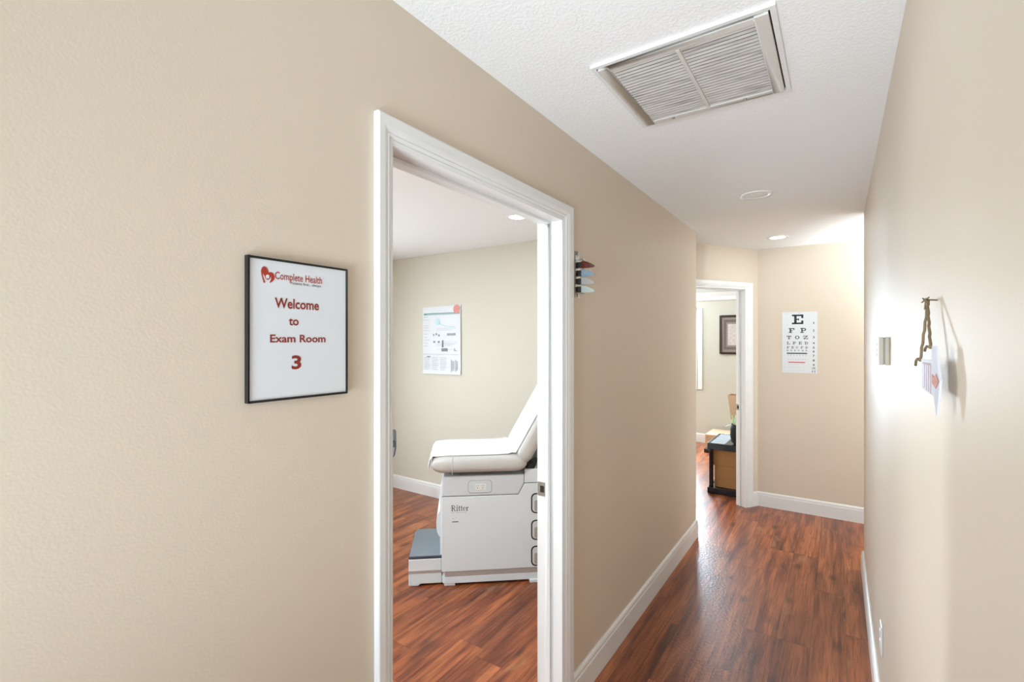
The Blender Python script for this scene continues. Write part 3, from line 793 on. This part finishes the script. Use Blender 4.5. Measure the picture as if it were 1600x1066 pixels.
# ------------------------------------------------------------------ visitor chair, all but its back edge hidden by the wall
# local x points toward the viewer's right, y away from the viewer
ch = empty('visitor_chair', (-2.761, 2.386, 0), 0, 'grey visitor chair whose back edge just shows at the left of the near doorway', 'chair')
Rv = Vector((.826, .563, 0)); Fv = Vector((-.563, .826, 0)); dv = (Fv-Rv*.243).normalized()
ch.rotation_euler.z = math.atan2(-dv.x, dv.y)
def cprof(mb, pts, y0, y1): return mb.prism(pts, lambda a, b: (a, y0, b), lambda a, b: (a, y1, b))
t = MB(); cprof(t, [(.050, .735), (.074, .770), (.084, .82), (.084, .858), (.079, .872), (.068, .878), (.055, .872), (.045, .80)], -.21, .21)
bk = t.build('backrest', M['dark_grey'], ch, bevel=.004)
t = MB(); cprof(t, [(.043, .738), (.066, .772), (.076, .826), (.040, .826)], -.213, .213); t.build('back_cushion', M['mid_grey'], bk)
t = MB(); cprof(t, [(-.42, .44), (.0, .42), (.01, .47), (-.42, .49)], -.21, .21); t.build('seat', M['dark_grey'], ch, bevel=.015)
for y in (-.2, .2):
    MB().tube([(.058, y*.9, .80), (.03, y, .60), (.0, y, .45), (.02, y, 0)], .011, 8).build('leg', M['steel'], ch)
    MB().tube([(-.40, y, .45), (-.42, y, 0)], .011, 8).build('leg', M['steel'], ch)

# ------------------------------------------------------------------ right wall things
th_ = empty('thermostat', (XR, 2.08, 1.483), 0, 'small beige wall thermostat on the right wall', 'thermostat')
MB().box(-.012, 0, .0, .165, 0, .096).build('back_plate', M['therm'], th_, bevel=.002)
c_ = MB().box(-.0290, -.0155, .0, .165, 0, .096).build('cover', M['therm'], th_, bevel=.002)
MB().box(-.0155, -.012, .008, .157, .004, .092).build('neck', M['taupe'], th_)
t = MB()
for z in (.034, .052, .070): t.box(-.0298, -.0289, .060, .150, z-.006, z+.006)
t.build('dark_marks', M['grey_ink'], c_)

ou = empty('wall_outlet', (XR, 2.405, .383), 0, 'white electrical outlet plate low on the right wall', 'outlet')
MB().box(-.006, 0, -.036, .036, -.058, .058).build('cover_plate', M['trim'], ou, bevel=.003)
for z in (-.02, .02):
    s_ = MB().box(-.0085, -.005, -.014, .014, z-.013, z+.013).build('socket', M['trim'], ou, bevel=.002)

# hanging wooden tag
hs = empty('hanging_sign', (.1222, 1.03, 1.50), 0, 'small whitewashed plaque with a red mark hanging by twine on the right wall', 'sign')
hd = Vector((.005, -.136, 0)).normalized(); hn = Vector((-.136, -.005, 0)).normalized()
hs_o = Vector(hs.location)
def rel(p): return tuple(Vector(p)-hs_o)
Fh = Frame((0, 0, 0), (0, -1, 0), (-1, 0, 0)); Fh.ex = hd; Fh.n = hn
def hp(y, z): return ((1.03-y)/abs(hd.y), z-1.50)
brd = [hp(*p) for p in ((1.0952, 1.5342), (1.0095, 1.5348), (1.0071, 1.5574), (.9811, 1.5576), (.9653, 1.5295), (.9501, 1.5053), (.9588, 1.4796), (.972, 1.4508), (.9951, 1.479), (1.0894, 1.4832))]
M['tag_white'] = mat('whitewashed_wood', 'C2BFC6', .6, noise=(90, .1))
M['mauve'] = mat('mauve_paint', 'A58A8C', .6, noise=(90, .15)); M['tagred'] = mat('faded_red_paint', 'BE7460', .6, noise=(120, .15))
bo_ = flat_poly(MB(), Fh, brd, -.003, .0).build('board', M['tag_white'], hs)
t = MB()
for y, zt_, zb_, w_ in ((1.064, 1.530, 1.486, .0045), (1.047, 1.5275, 1.484, .0055), (1.030, 1.5275, 1.483, .0055), (1.014, 1.527, 1.481, .006)):
    a, zt2 = hp(y, zt_); _, zb2 = hp(y, zb_); flat_rect(t, Fh, a-w_/2, a+w_/2, zb2, zt2, 0, .0004)
a0, zz = hp(1.078, 1.528); a1, _ = hp(1.014, 1.5); flat_rect(t, Fh, a0, a1, zz-.002, zz+.0015, 0, .0005)
t.build('painted_bars', M['mauve'], bo_)
flat_poly(MB(), Fh, [hp(*p) for p in ((1.002, 1.513), (.986, 1.509), (.972, 1.5155), (.9544, 1.504), (.9741, 1.4925), (1.002, 1.4987))], .0004, .0008).build('red_mark', M['tagred'], bo_)
nl = (.133, 1.125, 1.638)
def strand(a, b, r, sag=.002, n_=14):
    A, B = Vector(a), Vector(b)
    return [tuple((A.lerp(B, k/n_)+Vector((sag*math.sin(k*2.1), 0, 0))) - hs_o) for k in range(n_+1)]
t = MB()
ka, kb = (.1190, 1.0985, 1.531), (.1220, 1.009, 1.5545)
t.tube(strand(nl, ka, 1, .0006), .0022, 7); t.tube(strand((.131, 1.118, 1.638), kb, 1, .0006), .0022, 7)
t.tube([rel(p) for p in (ka, (.117, 1.112, 1.534), (.116, 1.124, 1.530), (.116, 1.130, 1.521))], .0022, 7)
t.tube([rel(p) for p in (kb, (.119, 1.022, 1.557), (.118, 1.032, 1.553), (.118, 1.036, 1.549))], .0020, 7)
for a, b in (((.128, 1.16, 1.637), (.131, 1.10, 1.642)), ((.128, 1.15, 1.644), (.132, 1.11, 1.634)), ((.129, 1.12, 1.642), (.128, 1.125, 1.622))):
    t.tube([rel(a), rel(b)], .0012, 5)
t.build('twine', M['twine'], hs)
t = MB(); t.tube([rel((XR, 1.125, 1.638)), rel((.126, 1.125, 1.640))], .0015, 8); t.build('nail', M['twine'], hs)

# ------------------------------------------------------------------ far room things
# plastic utility shelf
sx0, sx1, sy0, sy1 = -1.118, -.36, 5.225, 5.845
sh_ = empty('utility_shelf', ((sx0+sx1)/2, (sy0+sy1)/2, 0), 0, 'black plastic two-tier utility shelf seen through the far doorway', 'shelf')
hx, hy_ = (sx1-sx0)/2, (sy1-sy0)/2
def tray(z0, z1, name):
    t = MB(); k = .02
    t.box(-hx, hx, -hy_, -hy_+k, z0, z1).box(-hx, hx, hy_-k, hy_, z0, z1).box(-hx, -hx+k, -hy_+k, hy_-k, z0, z1).box(hx-k, hx, -hy_+k, hy_-k, z0, z1)
    t.box(-hx+k, hx-k, -hy_+k, hy_-k, z1-.025, z1-.006)
    return t.build(name, M['shelf_black'], sh_, bevel=.004)
tray(.0, .062, 'lower_shelf'); tray(.452, .518, 'top_shelf')
for x in (-1, 1):
    for y in (-1, 1):
        MB().lathe([(.024, .055), (.021, .08), (.021, .44), (.026, .455)], x*(hx-.032), y*(hy_-.032), 16).build('leg', M['shelf_black'], sh_)
def carton(name, x0, x1, y0, y1, z0, z1, m_, label, group=None, tape=True):
    r = empty(name, ((x0+x1)/2, (y0+y1)/2, z0), 0, label, 'box', group)
    a, b, h_ = (x1-x0)/2, (y1-y0)/2, z1-z0
    MB().box(-a, a, -b, b, 0, h_-.004).build('carton', m_, r, bevel=.003)
    MB().box(-a, a, -b, -.002, h_-.004, h_).box(-a, a, .002, b, h_-.004, h_).build('flaps', m_, r)
    if tape: MB().box(-a-.0006, a+.0006, -.025, .025, h_-.05, h_+.0008).build('tape', M['cardboard2'], r)
    return r
c1 = carton('cardboard_box', -1.062, -.58, 5.30, 5.74, .0565, .278, M['cardboard'], 'brown cardboard box lying on the lower tier of the black shelf, under another box')
carton('cardboard_box', -1.078, -.58, 5.30, 5.74, .2795, .445, M['cardboard'], 'brown cardboard box stacked under the top tier of the black shelf')
c3 = carton('cardboard_box', -1.565, -1.02, 7.18, 7.70, .0, .243, M['cardboard2'], 'tan cardboard box on the floor against the far room wall')
t = MB(); t.box(-.235, -.13, -.2608, -.2603, .165, .175).box(-.25, -.235, -.2608, -.2602, .19, .21); t.build('print', M['grey_ink'], c3)
MB().box(-.22, -.13, -.16, -.13, .2425, .2438).build('top_print', M['grey_ink'], c3)
c4 = carton('cardboard_box', -.92, -.55, 5.56, 5.82, .519, .720, M['cardboard2'], 'tan cardboard box behind the black planter on the shelf top')
def bagring(z, s, x0, x1): 
    return [(x0-s, -.09-s, z), (x1+s, -.09-s, z), (x1+s, -.0, z), (x1+s, .09+s, z), (x0-s, .09+s, z), (x0-s, 0, z)]
t = MB()
kb_ = empty('kraft_bag', (-.845, 5.69, .720), 0, 'open brown kraft paper bag standing behind the leafy black planter', 'paper bag')
rr = [bagring(0, -.002, -.115, .10), bagring(.12, .004, -.120, .10), bagring(.262, .012, -.130, .11), bagring(.262, .009, -.130, .11), bagring(.02, -.008, -.115, .10)]
t.loft(rr, True, True, False); t.build('bag', M['kraft'], kb_)
# black planter with striped leaves
pl = empty('potted_plant', (-.815, 5.34, .519), 0, 'pale striped leafy plant in a rounded black planter on the shelf top', 'plant')
MB().lathe([(.074, 0), (.092, .02), (.104, .08), (.102, .15), (.094, .20), (.088, .20), (.092, .15), (.08, .185), (.0001, .185)], 0, 0, 28).build('planter', M['matte_black'], pl)
random.seed(11)
t = MB()
def leaf(mb, a, l, up, w_, droop):
    P = []; n_ = 9
    for k in range(n_+1):
        s = k/n_; r_ = l*s
        P.append(Vector((.07*math.cos(a)+r_*math.cos(a), .07*math.sin(a)+r_*math.sin(a), .18+up*s-droop*s*s)))
    side = Vector((-math.sin(a), math.cos(a), 0)); rings = []
    for k, p in enumerate(P):
        s = k/n_; ww = w_*(math.sin(PI*min(1, .12+s*.88))**.7)+.0006
        rings.append([tuple(p-side*ww+Vector((0,0,ww*.4))), tuple(p), tuple(p+side*ww+Vector((0,0,ww*.4)))])
    mb.loft(rings, False, False, True)
leaf(t, PI*1.02, .085, .045, .006, .07); leaf(t, PI*.95, .03, .09, .012, .03)
for i in range(22): leaf(t, random.uniform(0, 2*PI), random.uniform(.0, .05), random.uniform(.05, .14), random.uniform(.010, .018), random.uniform(.0, .06))
for i in range(8): leaf(t, PI+random.uniform(-.7, .7), random.uniform(-.03, .01), random.uniform(.05, .10), .014, random.uniform(.0, .04))
lf = t.build('leaves', M['leaf'], pl, smooth_all=True)
sm = lf.modifiers.new('thick', 'SOLIDIFY'); sm.thickness = .0012
cs = empty('pale_top_layer', (-1.0, 5.53, .519), 0, 'pale blue glossy layer covering the top of the black shelf', 'sheet')  # thin pale blue layer set into the top tray
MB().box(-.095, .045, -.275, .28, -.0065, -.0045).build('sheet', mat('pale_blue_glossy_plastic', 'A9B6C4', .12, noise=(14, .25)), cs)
# small black block with a cable by the far box
pb = empty('power_strip', (-1.535, 7.13, 0), 0, 'small black power strip on the floor before the tan box', 'power strip')
MB().box(-.03, .22, -.03, .03, 0, .055).build('housing', M['black'], pb, bevel=.008)
MB().tube([(.21, 0, .02), (.30, .02, .01), (.42, -.05, .006), (.6, -.03, .006)], .005, 8).build('cord', M['black'], pb)
# framed picture
fp = empty('framed_picture', (-1.245, YW, 1.375), 0, 'dark framed sepia print with a wide mottled mat on the far room wall', 'picture')
Fq = Frame((0, 0, 0), (1, 0, 0), (0, -1, 0)); a = .245; PH = .582
t = MB()
for r in (R_(-a, 0, -a+.028, PH), R_(a-.028, 0, a, PH), R_(-a+.028, 0, a-.028, .028), R_(-a+.028, PH-.028, a-.028, PH)): flat_poly(t, Fq, r, 0, .026)
t.build('frame', M['pic_frame'], fp, bevel=.004)
flat_rect(MB(), Fq, -a+.028, a-.028, .028, PH-.028, .004, .010).build('outer_mat', M['pic_mat'], fp)
flat_rect(MB(), Fq, -a+.062, a-.062, .066, PH-.066, .010, .0115).build('middle_mat', M['pic_mat2'], fp)
flat_rect(MB(), Fq, -a+.095, a-.095, .105, PH-.105, .0115, .013).build('inner_mat', M['pic_mat'], fp)
flat_rect(MB(), Fq, -a+.117, a-.117, .132, PH-.132, .013, .0145).build('print', M['pic_art'], fp)
